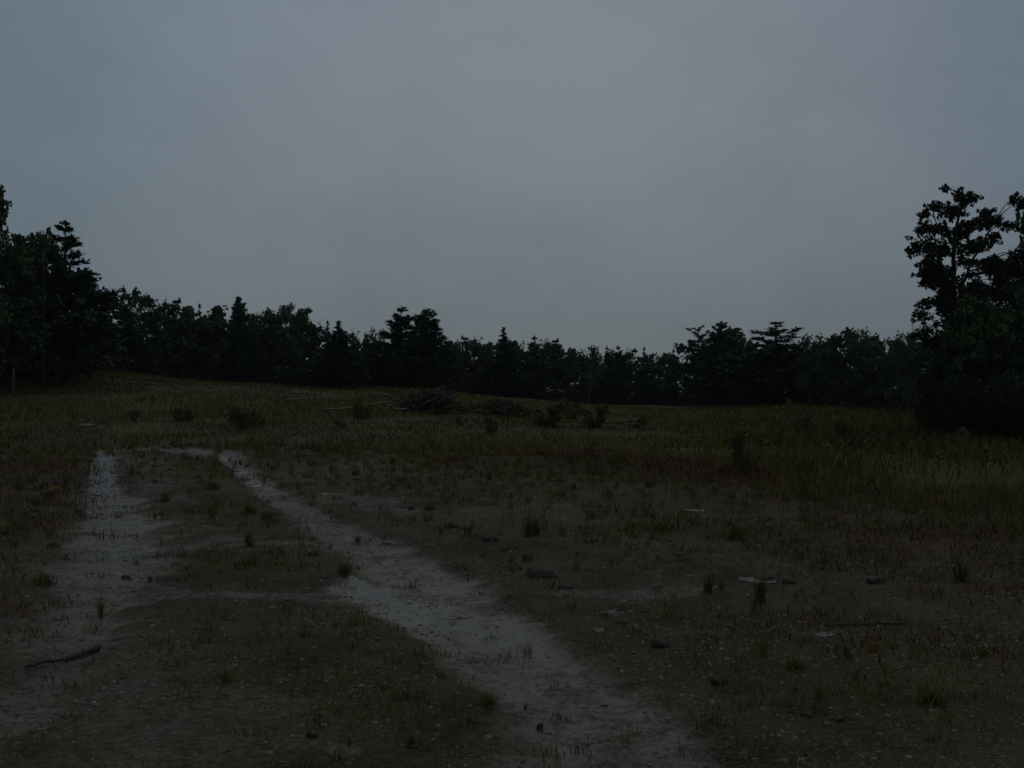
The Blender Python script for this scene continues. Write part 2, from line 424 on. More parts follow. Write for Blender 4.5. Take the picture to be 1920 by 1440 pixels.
# ------------------------------------------------------------------ grasses (uncountable)
def field_grass():
    mb = MB()
    # left and middle meadow, low
    n = 210000
    d = rng.uniform(0, 1, n)**.75*58+17
    u = rng.uniform(-.6, .6, n)
    x, y = u*d, d
    fmk = field_mask(x, y)
    keep = rng.random(n) < fmk*(.25+1.3*sstep(.3, .7, fbm(x*.35+9, y*.35, 4)))
    x, y = x[keep], y[keep]; px = 960+x/y*F
    patch = fbm(x*.22+31, y*.22+4, 4)
    tall = sstep(1150, 1500, px)
    h = (.05+.11*rng.random(len(x))+.3*sstep(.5, .75, patch)*rng.random(len(x)))*(1-tall) + (.2+.5*rng.random(len(x))**1.5)*tall
    w = .012+.00055*y
    t = np.clip(.28+(patch-.5)*1.5+.18*sstep(500, 900, px)+.12*np.exp(-((px-1080)/230)**2)+rng.normal(0, .16, len(x)) - .12*tall, 0, 1)
    t = np.where(sstep(0, 1, (fbm(x*.3+70, y*.12, 3)-.5)*6) > .8, np.clip(t+.12, 0, 1), t)
    green = np.exp(-((px-770)/110)**2)*sstep(46, 56, y); t = t*(1-.75*green)+.22*green; h = h*(1+.8*green)
    blades(mb, np.stack([x, y, height(x, y)-.02], 1), h, w, rng.uniform(.2, .9, len(x)), rng, t)
    return mb
tag(link('meadow_grass', field_grass().mesh('meadow_grass', M_GRASS)), 'low green and straw meadow grass across the field', 'grass', kind='stuff')
def red_weeds():
    mb = MB()
    n = 95000
    x, y = scatter(n, 5, 30, .57)
    keep = rng.random(n) < red_mask(x, y)*(1-.9*wet_mask(x, y))*np.interp(y, [4, 9, 14], [.45, .7, 1])*(.15+1.1*sstep(.35, .65, fbm(x*1.3, y*1.3, 3)))
    x, y = x[keep], y[keep]
    h = (.04+.15*rng.random(len(x))**1.5)*np.interp(y, [4, 8, 12, 30], [.5, .65, .95, 1.2])
    bx = rng.uniform(-2, 5, 80000); by = rng.uniform(15, 25.5, 80000)
    bk = line_mask(bx, by, [(905,864),(1080,864),(1250,878),(1410,903)], [.8,1.2,1.1,.9], .6) > rng.random(80000)*1.0
    bx, by = bx[bk], by[bk]
    blades(mb, np.stack([bx, by, height(bx, by)-.01], 1), .06+.16*rng.random(len(bx)), .013, rng.uniform(.3, .9, len(bx)), rng, rng.uniform(.5, 1, len(bx)))
    blades(mb, np.stack([x, y, height(x, y)-.01], 1), h, .006+.0005*y, rng.uniform(.2, .9, len(x)), rng, rng.random(len(x)))
    return mb
tag(link('dry_weeds', red_weeds().mesh('dry_weeds', M_RED)), 'reddish brown dry weeds on the bank and gravel edges', 'weeds', kind='stuff')
def sparse_grass():
    mb = MB()
    n = 11000
    x, y = scatter(n, 4., 27, .56)
    gmk = np.maximum(green_mask(x, y), .5*red_mask(x, y)); wmk = wet_mask(x, y)
    cl = sstep(.42, .7, fbm(x*1.1+50, y*1.1, 3))
    dens = (.10+.5*gmk+.4*cl+.3*sstep(11, 22, y)+1.2*field_mask(x, y+4.5))*(1-.85*wmk)
    keep = (rng.random(n) < dens) & (field_mask(x, y) < .97)
    x, y = x[keep], y[keep]; m = len(x)
    k = 14
    nearf = np.interp(y, [4, 7, 11], [.5, .65, 1.])
    kk = rng.random(m) < nearf; x, y, nearf = x[kk], y[kk], nearf[kk]; m = len(x)
    sp = (.02+.05*rng.random(m))
    X = np.repeat(x, k)+rng.normal(size=m*k)*np.repeat(sp, k); Y = np.repeat(y, k)+rng.normal(size=m*k)*np.repeat(sp, k)
    H = np.repeat((.04+.13*rng.random(m)**1.6)*(1+1.1*field_mask(x, y+3.5))*nearf, k)*rng.uniform(.5, 1.2, m*k)*(1+.012*Y)
    T = np.clip(np.repeat(rng.beta(1.6, 1.8, m), k)+rng.normal(0, .1, m*k), 0, 1)
    blades(mb, np.stack([X, Y, height(X, Y)-.005], 1), H, .0035+.00035*Y, rng.uniform(.15, .8, m*k), rng, T)
    # short fuzz in the green patches
    n = 26000
    x, y = scatter(n, 4., 27, .56)
    keep = rng.random(n) < (.9*green_mask(x, y)+.06)*(1-.9*wet_mask(x, y))*(.2+fbm(x*2.2, y*2.2, 3))
    x, y = x[keep], y[keep]
    blades(mb, np.stack([x, y, height(x, y)-.005], 1), .025+.05*rng.random(len(x))+.001*y, .004+.0004*y, rng.uniform(.2, .9, len(x)), rng, rng.random(len(x)))
    return mb
tag(link('sparse_grass', sparse_grass().mesh('sparse_grass', M_TUFT)), 'sparse wisps of grass coming up through the gravel', 'grass', kind='stuff')

_gy = np.concatenate([np.linspace(3, 30, 1400), np.linspace(30.03, 110, 1600)])
def gnd(px, py):
    x = (px-960)/F*_gy; hit = height(x, _gy) >= CH-(py-HY)/F*_gy
    k = int(np.argmax(hit)); return float(x[k]), float(_gy[k])

# ------------------------------------------------------------------ tree builders (metres, base at origin)
def broadleaf(H, Rr, seed, n_limb=11, leaf=.13, per=70, base=.22, flat=.0, open_=.0, dens=1.):
    r = np.random.default_rng(seed); tm, cm = MB(), MB()
    k = 9; z = np.linspace(0, .88*H, k)
    tr = np.stack([np.cumsum(r.normal(0, .03*Rr, k)), np.cumsum(r.normal(0, .03*Rr, k)), z], 1); tr[0, :2] = 0
    rad = np.linspace(1, .18, k)*(.018*H+.02); tube(tm, tr, rad, 7)
    ends = [(tr[-1], .55*Rr)]
    for i in range(n_limb):
        t = base+(.95-base)*(i+.5*r.random())/n_limb
        az = i*2.4+r.uniform(-.5, .5)
        env = math.sin(math.pi*min(1, max(.12, (t-base*.7)/(1.12-base*.7))))**.6
        L = Rr*env*r.uniform(.75, 1.1)
        p0 = np.array([np.interp(t*.88*H, z, tr[:, 0]), np.interp(t*.88*H, z, tr[:, 1]), t*.86*H])
        d = np.array([math.cos(az), math.sin(az), 0])
        rise = L*r.uniform(.15, .6)+(.12*H if t > .6 else 0)*r.random()
        pts = np.array([p0, p0+d*L*.35+[0,0,rise*.25], p0+d*L*.7+[0,0,rise*.6], p0+d*L+[0,0,rise]])
        pts[1:] += r.normal(0, .04*Rr, (3, 3))
        tube(tm, pts, np.array([1,.7,.45,.2])*.022*Rr+.008, 5)
        ends.append((pts[-1], .36*Rr)); ends.append((pts[2], .34*Rr))
        for j in range(3):
            s = pts[r.integers(1, 4)]; e = s+unit(r, 1)[0]*Rr*.42*np.array([1, 1, .7])+[0, 0, .12*Rr]
            tube(tm, np.array([s, (s+e)/2+r.normal(0, .03*Rr, 3), e]), [.012*Rr+.006, .009*Rr+.005, .004*Rr+.004], 4)
            ends.append((e, .27*Rr))
    for c, rr in ends:
        if r.random() < open_: continue
        rr = rr*r.uniform(.65, 1.15)
        m = int(per*dens*r.uniform(.7, 1.2))
        q = unit(r, m)*(r.random((m, 1))**.55)*rr*np.array([1, 1, .72])*r.uniform(.6, 1.3, 3)
        # ragged edge: a few small sprays round each clump
        ns = 7
        for _ in range(ns):
            c2 = unit(r, 1)[0]*rr*np.array([1.15, 1.15, .95])*r.uniform(.6, 1.2); mm = max(6, m//9)
            q = np.concatenate([q, c2+unit(r, mm)*(r.random((mm, 1))**.5)*rr*.33])
        leaves(cm, c+q, leaf, r, .62)
    return tm, cm
def pine(H, Rr, seed, whorls=20, base=.1, up=.35, gap=.25, ln=.3, wd=.09, power=.75, top=.06, lean=0., nb=6, den=1.):
    r = np.random.default_rng(seed); tm, cm = MB(), MB()
    tr = np.array([[0,0,0],[lean*.3*H,0,H*.5],[lean*H,0,H*.985]]); tube(tm, tr, [.014*H+.03, .009*H+.015, .012], 6)
    side = r.uniform(.75, 1.15, 8)
    for i in range(whorls):
        t = min(.985, base+(1-base)*(i/(whorls-1))**.95+r.uniform(-.012, .012))
        prof = Rr*(max(0, 1-t)**power)+top*Rr
        low = min(1, .6+(t-base)*2.); fine = .45+.55*min(1, (1-t)*2.6)
        k = nb if t < .9 else 4
        a0 = r.uniform(0, 6.28); wl = r.uniform(1-gap*.9, 1.1)
        for j in range(k):
            if r.random() < gap*.5 and t < .9: continue
            az = (a0+j*2*math.pi/k+r.uniform(-.4, .4)) % (2*math.pi)
            L = prof*low*wl*side[int(az/(2*math.pi)*8) % 8]*r.uniform(1-gap, 1.1)
            s = np.linspace(0, 1, 6)
            d = np.array([math.cos(az), math.sin(az)])
            zz = t*H+r.uniform(-.03, .03)*H + L*(-.06*s+up*s**1.7)*(1+.6*(t > .75))
            bx = lean*H*t
            pts = np.stack([bx+d[0]*L*s, d[1]*L*s, zz], 1)
            tube(tm, pts[[0,2,4,5]], np.array([1,.7,.4,.2])*(.008*Rr+.012), 4, cap=False)
            m = int(max(5, 30*den*L/Rr+5))
            ss = r.uniform(.12, 1., m)**.8
            P = np.stack([np.interp(ss, s, pts[:, k2]) for k2 in range(3)], 1)
            lat = np.array([-d[1], d[0], 0])[None]*(r.uniform(-1, 1, m)*.32*L*(1.15-ss))[:, None]
            P = P+lat+np.array([0,0,1])[None]*(r.normal(0, .05, m)*L+np.abs(r.normal(0, .05, m))*L)[:, None]
            q = 9
            B = np.repeat(P, q, 0)+r.normal(0, .05*fine, (m*q, 3))
            D = unit(r, m*q)*.85+np.array([d[0]*.5, d[1]*.5, .5])
            needles(cm, B, D, ln*fine, wd*fine, r)
    q = 26
    B = np.stack([np.full(q, lean*H)+r.normal(0, .02, q), r.normal(0, .02, q), H*r.uniform(.93, 1.02, q)], 1)
    needles(cm, B, unit(r, q)*.4+[0, 0, .9], ln*.45, wd*.5, r)
    return tm, cm
PROTO = {}
def proto(key, fn, mt, name, **kw):
    tm, cm = fn(**kw)
    cv = np.concatenate(cm.v)
    PROTO[key] = (tm.mesh('trunk', M_BARK, True), cm.mesh('crown', mt), float(np.percentile(cv[:, 2], 99.7)),
                  float(np.percentile(np.abs(cv[:, :2]), 98.5)), name)
proto('oak1', broadleaf, M_BROAD, 'broadleaf_tree', H=8., Rr=2.1, seed=1, leaf=.15, per=95, base=.12)
proto('oak2', broadleaf, M_BROAD, 'broadleaf_tree', H=8., Rr=2.3, seed=2, leaf=.15, per=85, base=.18, open_=.1)
proto('oak3', broadleaf, M_BROAD, 'broadleaf_tree', H=8., Rr=1.7, seed=3, leaf=.14, per=75, base=.25, open_=.2)
proto('oak4', broadleaf, M_BROAD, 'broadleaf_tree', H=8., Rr=2.6, seed=4, leaf=.15, per=105, base=.1, n_limb=14)
proto('airy', broadleaf, M_BROAD, 'broadleaf_tree', H=8., Rr=2.2, seed=6, leaf=.13, per=55, base=.3, open_=.25)
proto('pine1', pine, M_PINE, 'pine_tree', H=9., Rr=2.6, seed=11, whorls=15, gap=.3, power=.95, up=.5, top=.05)
proto('pine2', pine, M_PINE, 'pine_tree', H=9., Rr=3.0, seed=12, whorls=14, gap=.3, up=.5, power=1.0, top=.05, den=.9)
proto('pine3', pine, M_PINE, 'pine_tree', H=9., Rr=2.5, seed=13, whorls=20, gap=.22, up=.5, power=.8, den=1.3, top=.05)
proto('pine4', pine, M_PINE, 'pine_tree', H=9., Rr=3.0, seed=12, whorls=13, gap=.32, up=.55, power=.9, top=.06, den=.9)
proto('pine5', pine, M_PINE, 'pine_tree', H=9., Rr=2.4, seed=15, whorls=10, gap=.35, up=.5, power=.42, top=.14, den=1.1)
proto('spruce1', pine, M_PINE, 'spruce_tree', H=9., Rr=2.2, seed=21, whorls=24, gap=.2, up=.12, power=1.25, ln=.22, wd=.07, top=.02, den=1.2)
proto('spruce2', pine, M_PINE, 'spruce_tree', H=9., Rr=1.9, seed=22, whorls=17, gap=.35, up=.25, power=1.2, ln=.22, wd=.07, top=.03)

PH = 0.97
TREES_AT = []
def place(key, px, ptop, half, d, label, cat='tree', group='trees on the skyline', rot=None, dz=0.):
    """half = crown half width in photo px, d = distance in metres"""
    tm, cm, H, Rr, name = PROTO[key]
    x, y = (px-960)/F*d, d
    gz = hz(x, y)-.08
    h = CH+(HY-ptop)/F*d-gz
    w = half/F*d
    rz = rot if rot is not None else (px*1.7 % 6.28)
    t = empty(name, (x, y, gz), label, cat, group, rz, (w/Rr, w/Rr, h/H))
    link('trunk', tm, t); link('crown', cm, t)
    TREES_AT.append((x, y))
    return t

# left wood, nearest first
place('oak4', -60, 345, 85, 40, 'tall dark oak at the left edge with one leafy bough reaching into the sky', rot=.4)
place('oak1', 15, 440, 70, 44, 'dark round-topped oak in the left corner below the reaching bough', rot=2.)
place('oak4', 66, 436, 52, 46, 'dark flat-topped oak against the left side of the tall stepped pine', rot=1.2)
place('pine2', 122, 417, 100, 47, 'tallest pine of the left wood with upswept stepped branches')
place('oak1', 168, 516, 42, 50, 'rounded dark tree ending the left wood, under the stepped pine')
place('oak4', 110, 560, 70, 46, 'low dense tree filling the space below the stepped pine')
place('oak2', 20, 560, 60, 42, 'low dense tree at the foot of the left corner oak')
# skyline trees: (kind, px, top, half width, distance, label)
SKY = [
 ('oak3',196,565,22,56,'thin dark tree hanging over the gap right of the left wood'),
 ('spruce2',231,540,34,62,'slim ragged spruce with a needle tip, first after the left wood'),
 ('oak2',270,545,28,64,'tall loose-crowned tree with sky showing low through it, beside the ragged spruce'),
 ('oak3',311,562,24,65,'small airy tree with an open top, right of the loose-crowned one'),
 ('oak1',345,576,34,66,'evenly rounded tree starting the level run of crowns left of centre'),
 ('spruce2',374,571,16,69,'little spire poking just above the level run of crowns'),
 ('oak1',408,575,34,67,'broad level-topped tree left of the small pointed pine'),
 ('pine3',447,558,34,67,'small pointed pine standing out of the crowns left of centre'),
 ('oak2',490,580,30,69,'narrow tree with holes of sky near its foot, right of the pointed pine'),
 ('oak4',537,572,36,70,'largest domed tree left of centre, with a humped top'),
 ('oak1',572,588,24,72,'sloping shoulder tree on the right of the humped dome'),
 ('oak3',597,606,22,74,'low thin tree between the humped dome and the twin small spires'),
 ('spruce2',614,602,15,74,'left one of the twin small spires left of centre'),
 ('spruce1',635,603,46,70,'broad-skirted spruce, the right one of the twin small spires'),
 ('oak3',660,620,18,75,'ragged little tree leaning on the broad-skirted spruce'),
 ('oak2',688,636,22,78,'low bushy tree in the dip left of the two big pines'),
 ('airy',712,617,20,78,'wispy tree with a ball-like tip beside the two big pines'),
 ('pine1',752,577,60,76,'left of the two big central pines, with feathery tiers'),
 ('pine3',800,581,58,74,'right of the two big central pines, dense and dark'),
 ('oak1',828,640,22,80,'low rounded tree tucked against the dense central pine'),
 ('airy',864,640,22,84,'ragged low tree just right of the two big pines'),
 ('oak3',889,632,22,84,'low tree with a pointed tuft between the big pines and the lone spire'),
 ('oak2',915,642,22,86,'low bushy tree on the left of the lone central spire'),
 ('spruce1',944,615,38,84,'lone small spire right of centre-left pines, above the low wood'),
 ('oak1',974,640,24,86,'low rounded tree on the right of the lone central spire'),
 ('pine1',1002,631,26,86,'low tufted pine in the middle of the far wood'),
 ('oak3',1024,637,22,88,'low crown just right of the tufted middle pine'),
 ('oak2',1052,647,24,88,'low crown where the wood begins to dip right of the middle'),
 ('oak1',1078,655,22,88,'small dome left of the holed crown in the far wood'),
 ('airy',1106,649,20,86,'round crown with a hole of sky through it in the far wood'),
 ('spruce2',1138,651,18,88,'short spiky conifer right of the holed crown'),
 ('pine1',1160,650,24,88,'second spiky conifer right of the holed crown'),
 ('oak3',1182,656,20,88,'low crown between the short conifers in the dip of the wood'),
 ('spruce2',1208,652,18,88,'small twin-tipped conifer in the lowest stretch of the wood'),
 ('oak1',1238,663,22,88,'lowest crown of the skyline, left of the flat-topped pine'),
 ('spruce2',1263,656,18,84,'slim sapling tip at the left foot of the flat-topped pine'),
 ('pine5',1310,612,46,76,'flat-topped pine leading the right-hand group of tall trees'),
 ('pine3',1353,605,46,74,'bushy pine between the flat-topped pine and the round oak'),
 ('oak1',1388,617,30,74,'round oak on the right of the bushy pine'),
 ('oak2',1424,668,22,74,'low crown in the gap left of the wide-armed pine'),
 ('pine4',1455,605,104,70,'wide-armed pine with sky between its tiers, right of centre'),
 ('airy',1519,628,27,66,'open leafy tree with bright gaps, just right of the wide-armed pine'),
 ('oak2',1568,619,36,66,'spreading tree with a bumpy top between the two open leafy trees'),
 ('airy',1604,617,28,65,'open leafy tree with a knobbly top, nearer the big right-hand tree'),
 ('oak2',1640,637,28,64,'low spreading tree sloping down toward the dark right wood'),
 ('spruce2',1658,637,14,70,'tiny distant conifer tip beside the low spreading tree'),
 ('oak1',1684,640,30,60,'dense low tree at the left skirt of the dark right wood'),
 ('airy',1702,624,26,56,'loose leafy tree touching the dark right wood'),
]
for row in SKY: place(*row[:3], row[3]*(1.22 if row[0][:3] in ('oak', 'air') else 1.), *row[4:])

# --- big tree on the right, built limb by limb
def big_oak(name, px0, d, base_py, trunk_px, clumps, label, seed, mt, dep=1.0, rad=.27, leaf=.05, per=230):
    r = np.random.default_rng(seed)
    x0, y0 = (px0-960)/F*d, d
    gz = hz(x0, y0)-.05
    def loc(px, py, dy=0.): return np.array([(px-px0)/F*d, dy, CH+(HY-py)/F*d-gz])
    t = empty(name, (x0, y0, gz), label, 'tree', 'trees of the dark right wood')
    tm, cm = MB(), MB()
    stems = []
    for st in trunk_px:
        pts = np.array([loc(p[0], p[1], p[3] if len(p) > 3 else 0.) for p in st]); rd = np.array([p[2] for p in st])
        fine = np.linspace(0, len(pts)-1, 4*len(pts)); idx = np.arange(len(pts))
        pf = np.stack([np.interp(fine, idx, pts[:, k]) for k in range(3)], 1)
        pf[1:-1] += r.normal(0, .012, (len(pf)-2, 3))
        tube(tm, pf, np.interp(fine, idx, rd), 7); stems.append(pf)
    allp = np.concatenate(stems)
    for c in clumps:
        px, py = c[0], c[1]; sz = c[2] if len(c) > 2 else 1.
        e = loc(px+r.normal(0, 3), py+r.normal(0, 3), r.uniform(-dep, dep))
        below = allp[allp[:, 2] < e[2]-.1]
        if len(below) == 0: below = allp
        q = below[np.argmin(np.linalg.norm(below-e, axis=1)+.5*np.abs(below[:, 1]-e[1])*0)]
        mid = q*.45+e*.55+np.array([0, 0, .1])+r.normal(0, .05, 3)
        tube(tm, np.array([q, q*.7+mid*.3+r.normal(0, .02, 3), mid, e]), [.022, .018, .013, .006], 5)
        m = int(per*sz*sz*r.uniform(.8, 1.2)); rr = rad*sz
        P = e+unit(r, m)*(r.random((m, 1))**.5)*rr*np.array([1.1, 1.1, .8])
        for _ in range(7):
            c2 = e+unit(r, 1)[0]*rr*np.array([1.35, 1.35, 1.])*r.uniform(.7, 1.15); mm = max(8, m//9)
            P = np.concatenate([P, c2+unit(r, mm)*(r.random((mm, 1))**.5)*rr*.34])
        leaves(cm, P, leaf, r, .62)
    link('trunk', tm.mesh('trunk', M_BARK, True), t); link('crown', cm.mesh('crown', mt), t)
    return t
CL = [(1715,408,.5),(1726,425,.8),(1738,430,.55),(1751,387,.7),(1744,396,.5),(1771,376,.6),(1788,349,.5),(1782,365,.5),(1807,369,.6),(1803,384,.8),(1796,398,.9),(1831,369,.85),
 (1766,402,1.05),(1756,410,.7),(1749,447,1.2),(1737,462,.9),(1762,468,1.1),(1734,441,.7),(1775,421,.8),(1786,432,.8),(1824,417,.9),(1845,420,.9),(1846,397,.7),(1861,399,.6),
 (1887,380,.9),(1887,399,1.),(1912,391,.9),(1914,429,1.1),(1891,421,.9),(1880,440,.9),(1816,451,.9),(1838,459,.7),(1869,459,.8),(1805,425,.9),(1812,437,.8),
 (1724,494,.9),(1737,507,1.2),(1756,500,1.2),(1726,517,.8),(1740,528,.9),(1760,528,1.1),(1777,512,1.1),(1749,545,.8),(1797,528,1.2),(1784,548,1.2),(1801,498,.8),(1829,513,.7),(1854,519,.9),
 (1887,489,1.1),(1906,481,1.2),(1891,507,1.1),(1912,505,1.1),(1717,579,.75),(1730,573,.8),(1747,569,.8),(1756,584,1.1),(1738,599,.9),(1775,572,1.2),(1795,560,1.2),(1815,560,1.1),(1838,548,.9),(1860,560,1.2),
 (1885,545,1.3),(1910,540,1.3),(1745,620,1.1),(1765,610,1.3),(1790,600,1.3),(1820,595,1.3),(1850,590,1.3),(1880,585,1.3),(1910,580,1.3),(1760,650,1.3),(1790,645,1.4),(1830,640,1.4),(1870,630,1.4),(1905,625,1.4),
 (1760,690,1.3),(1800,690,1.4),(1840,690,1.4),(1880,680,1.4),(1775,720,1.2),(1815,730,1.3),(1860,730,1.3),(1900,720,1.4)]
big_oak('oak_tree', 1793, 31, 830,
  [[(1793,800,.13),(1792,700,.115),(1790,600,.095),(1789,520,.075),(1788,470,.06),(1795,420,.045),(1803,380,.025),(1806,350,.008)],
   [(1791,600,.06,.0),(1812,540,.05,.3),(1835,490,.04,.5),(1860,450,.03,.6),(1885,405,.015,.7)],
   [(1790,560,.05,0),(1765,520,.04,-.4),(1745,490,.03,-.6),(1735,450,.02,-.7)],
   [(1788,480,.035,0),(1775,440,.025,.3),(1762,400,.015,.4)],
   [(1803,400,.014,0),(1797,365,.008,.1),(1790,345,.004,.1)],
   [(1835,490,.03,.5),(1875,480,.022,.2),(1905,470,.014,0)]],
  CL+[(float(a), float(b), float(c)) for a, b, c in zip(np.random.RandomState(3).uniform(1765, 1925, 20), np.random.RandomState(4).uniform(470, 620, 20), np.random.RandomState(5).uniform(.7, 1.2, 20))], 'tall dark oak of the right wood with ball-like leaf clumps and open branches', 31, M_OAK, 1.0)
PROTO_T = dict(group='trees of the dark right wood')
for row in [
  ('oak2',1958,380,52,33,'dark oak at the right edge, lower shoulder of the tallest right oak'),
  ('oak4',1968,505,88,30,'black leafy mass of a tree at the right edge below the shoulder oak'),
  ('oak4',1860,560,80,29,'dense black tree directly under the open branches of the tallest right oak'),
  ('oak1',1780,610,50,30,'dense black tree at the left front corner of the right wood'),
  ('oak2',1745,655,36,34,'low dark tree behind the left front corner of the right wood')]:
    place(*row, group='trees of the dark right wood')
def shrub_mesh(H, W, seed, leaf=.07, n=900, stems=9, mt=None):
    r = np.random.default_rng(seed); sm, cm = MB(), MB()
    for i in range(stems):
        az = r.uniform(0, 6.28); L = r.uniform(.4, 1.)
        e = np.array([math.cos(az)*W*L*1.1, math.sin(az)*W*L*1.1, H*r.uniform(.35, 1.)*(1-.25*L)])
        tube(sm, np.array([[0,0,-.03], e*.5*np.array([.7,.7,1.1]), e]), [.02, .013, .005], 4)
        m = n//stems
        P = e*np.array([1,1,.92])+unit(r, m)*(r.random((m, 1))**.5)*np.array([W*.4, W*.4, H*.26])*r.uniform(.45, 1.2)
        P[:, 2] = np.abs(P[:, 2])
        leaves(cm, P, leaf, r, .5)
        m = n//stems//2
        ss = r.random((m, 1)); P = e*ss+r.normal(0, .16, (m, 3))*W*np.array([1,1,.6]); P[:, 2] = np.abs(P[:, 2])
        leaves(cm, P, leaf, r, .5)
    return sm.mesh('stem', M_TWIG), cm.mesh('foliage', mt or M_SHRUB)
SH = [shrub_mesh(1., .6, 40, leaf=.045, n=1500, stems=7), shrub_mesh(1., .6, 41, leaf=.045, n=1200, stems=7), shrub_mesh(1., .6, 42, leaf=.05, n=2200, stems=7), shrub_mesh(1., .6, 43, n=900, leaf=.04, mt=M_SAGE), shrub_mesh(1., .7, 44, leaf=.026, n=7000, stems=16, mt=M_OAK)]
def shrub(k, px, pbase, ptop, half, d, label, group='shrubs in the meadow'):
    x, y = gnd(px, pbase) if pbase else ((px-960)/F*d, d)
    d = y; gz = hz(x, y)
    h = max(.25, CH+(HY-ptop)/F*d-gz); w = half/F*d
    t = empty('shrub', (x, y, gz), label, 'shrub', group, px % 6.28, (w/.6, w/.6, h))
    link('stem', SH[k][0], t); link('foliage', SH[k][1], t); return t
for row in [
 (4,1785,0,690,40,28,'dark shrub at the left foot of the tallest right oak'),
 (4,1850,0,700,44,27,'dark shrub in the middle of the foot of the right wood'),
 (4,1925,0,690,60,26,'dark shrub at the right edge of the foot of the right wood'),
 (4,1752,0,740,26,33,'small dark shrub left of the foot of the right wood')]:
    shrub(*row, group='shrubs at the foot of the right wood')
for row in [
 (2,336,790,764,13,46,'left of two small dark shrubs on the grassy slope at left'),
 (2,356,788,766,12,46,'right of two small dark shrubs on the grassy slope at left'),
 (0,458,806,756,22,44,'tall-stemmed brownish shrub on the slope left of the pale fallen branches'),
 (1,478,800,764,16,45,'small leafy shrub beside the brownish one on the slope'),
 (2,675,786,755,17,52,'dark shrub between the pale fallen branches and the brush heap'),
 (1,640,802,784,14,40,'low faded shrub in the grass below the pale fallen branches'),
 (2,920,812,782,14,36,'small upright dark shrub in the grass below the brush heap'),
 (0,865,797,778,9,40,'tiny dark shrub just below the right end of the brush heap'),
 (2,1030,800,754,34,52,'dark rounded shrub with a pale stone at its top, left of the twin mounds'),
 (2,1118,802,756,30,48,'dark bulky shrub, the right of the twin mounds at the wood edge'),
 (1,1072,786,742,28,58,'greyish shrub between and behind the twin mounds'),
 (1,1195,802,775,20,40,'low leafy shrub right of the bulky mound'),
 (3,1500,822,736,26,34,'young pale-leaved bush in the tall grass under the wide-armed pine'),
 (0,1490,826,770,26,31,'dark bush at the foot of the pale-leaved bush'),
 (2,1392,885,806,20,24,'dark weed bush in the tall grass right of the reddish bank'),
 (0,1600,835,778,26,34,'soft dark bush in the tall grass between the pale-leaved bush and the right wood'),
 (2,1790,0,800,30,26,'low dark bush in front of the right wood'),
 (0,252,790,766,10,48,'tiny shrub on the slope left of the two small dark shrubs')]:
    shrub(*row)

# undergrowth: one dark mass under the trees
def undergrowth():
    mb = MB(); r = np.random.default_rng(77)
    pxs = np.array([-250,0,120,200,260,330,450,600,700,760,850,950,1050,1250,1300,1420,1500,1650,1720,1800,2150])
    top = np.array([540,545,560,608,618,610,608,628,650,625,648,645,655,668,640,662,650,645,622,590,550])
    dd = np.array([48,49,51,58,66,68,70,75,79,79,85,88,90,90,82,77,70,66,58,36,34.])
    n = 2900
    px = r.uniform(-250, 2150, n)
    d = np.interp(px, pxs, dd)+r.uniform(0, 7, n)
    tp = np.interp(px, pxs, top)
    x, y = (px-960)/F*d, d
    gz = height(x, y)
    H = (CH+(HY-tp)/F*d-gz)
    z = gz+H*r.random(n)**1.05*r.uniform(.7, 1.04, n)
    for i in range(n):
        rr = r.uniform(.35, .75)*(.8 if z[i]-gz[i] > H[i]*.6 else 1.15)
        m = 46
        P = np.array([x[i], y[i], z[i]])+unit(r, m)*(r.random((m, 1))**.45)*rr*np.array([1.2, 1., .9])
        leaves(mb, P, .16, r, .6)
    # low skirt of brush at the grass edge
    n = 1500; px = r.uniform(-250, 2150, n); d = np.interp(px, pxs, dd)+r.uniform(-2.5, 3, n)
    x, y = (px-960)/F*d, d; gz = height(x, y)
    for i in range(n):
        m = 40; P = np.array([x[i], y[i], gz[i]+r.uniform(.1, .9)])+unit(r, m)*(r.random((m, 1))**.45)*np.array([.7, .6, .45])
        leaves(mb, P, .13, r, .6)
    return mb
tag(link('undergrowth', undergrowth().mesh('undergrowth', M_UNDER)), 'dark thicket of undergrowth below the trees along the wood edge', 'undergrowth', kind='stuff')

# bare things at the wood edges
def pole_tree(name, px, pbot, ptop, d, r0, r1, m, label, bend=0., twigs=0, seed=0, cat='tree trunk'):
    r = np.random.default_rng(seed)
    x, y = (px-960)/F*d, d; gz = hz(x, y)-.05
    h = CH+(HY-ptop)/F*d-gz
    mb = MB(); z = np.linspace(0, h, 8)
    pts = np.stack([bend*(z/h)**2+np.sin(z*2.1)*.015, np.cos(z*1.7)*.01, z], 1)
    tube(mb, pts, np.linspace(r0, r1, 8), 7)
    for i in range(twigs):
        t = r.uniform(.35, .98); p = np.array([np.interp(t*h, z, pts[:, 0]), 0, t*h]); az = r.uniform(0, 6.28); L = r.uniform(.15, .5)*(1.1-t)+.08
        e = p+np.array([math.cos(az)*L, math.sin(az)*L, L*r.uniform(.4, 1.2)])
        tube(mb, np.array([p, (p+e)/2+r.normal(0, .02, 3), e]), [r1*1.1, r1*.8, r1*.4], 4)
    o = link(name, mb.mesh(name, m, True)); o.location = (x, y, gz)
    return tag(o, label, cat)
pole_tree('bare_trunk', 82, 690, 470, 43, .045, .025, M_TWIG, 'thin straight bare trunk showing faintly against the left wood', seed=3, twigs=4)
pole_tree('tree_stump', 25, 722, 690, 40, .06, .05, M_TWIG, 'dark upright stump on the grassy rise at far left', seed=4, cat='stump')
pole_tree('dead_sapling', 1722, 800, 592, 33, .03, .006, M_TWIG, 'leafless grey sapling tip at the left edge of the right wood', bend=-.25, twigs=16, seed=5, cat='sapling')

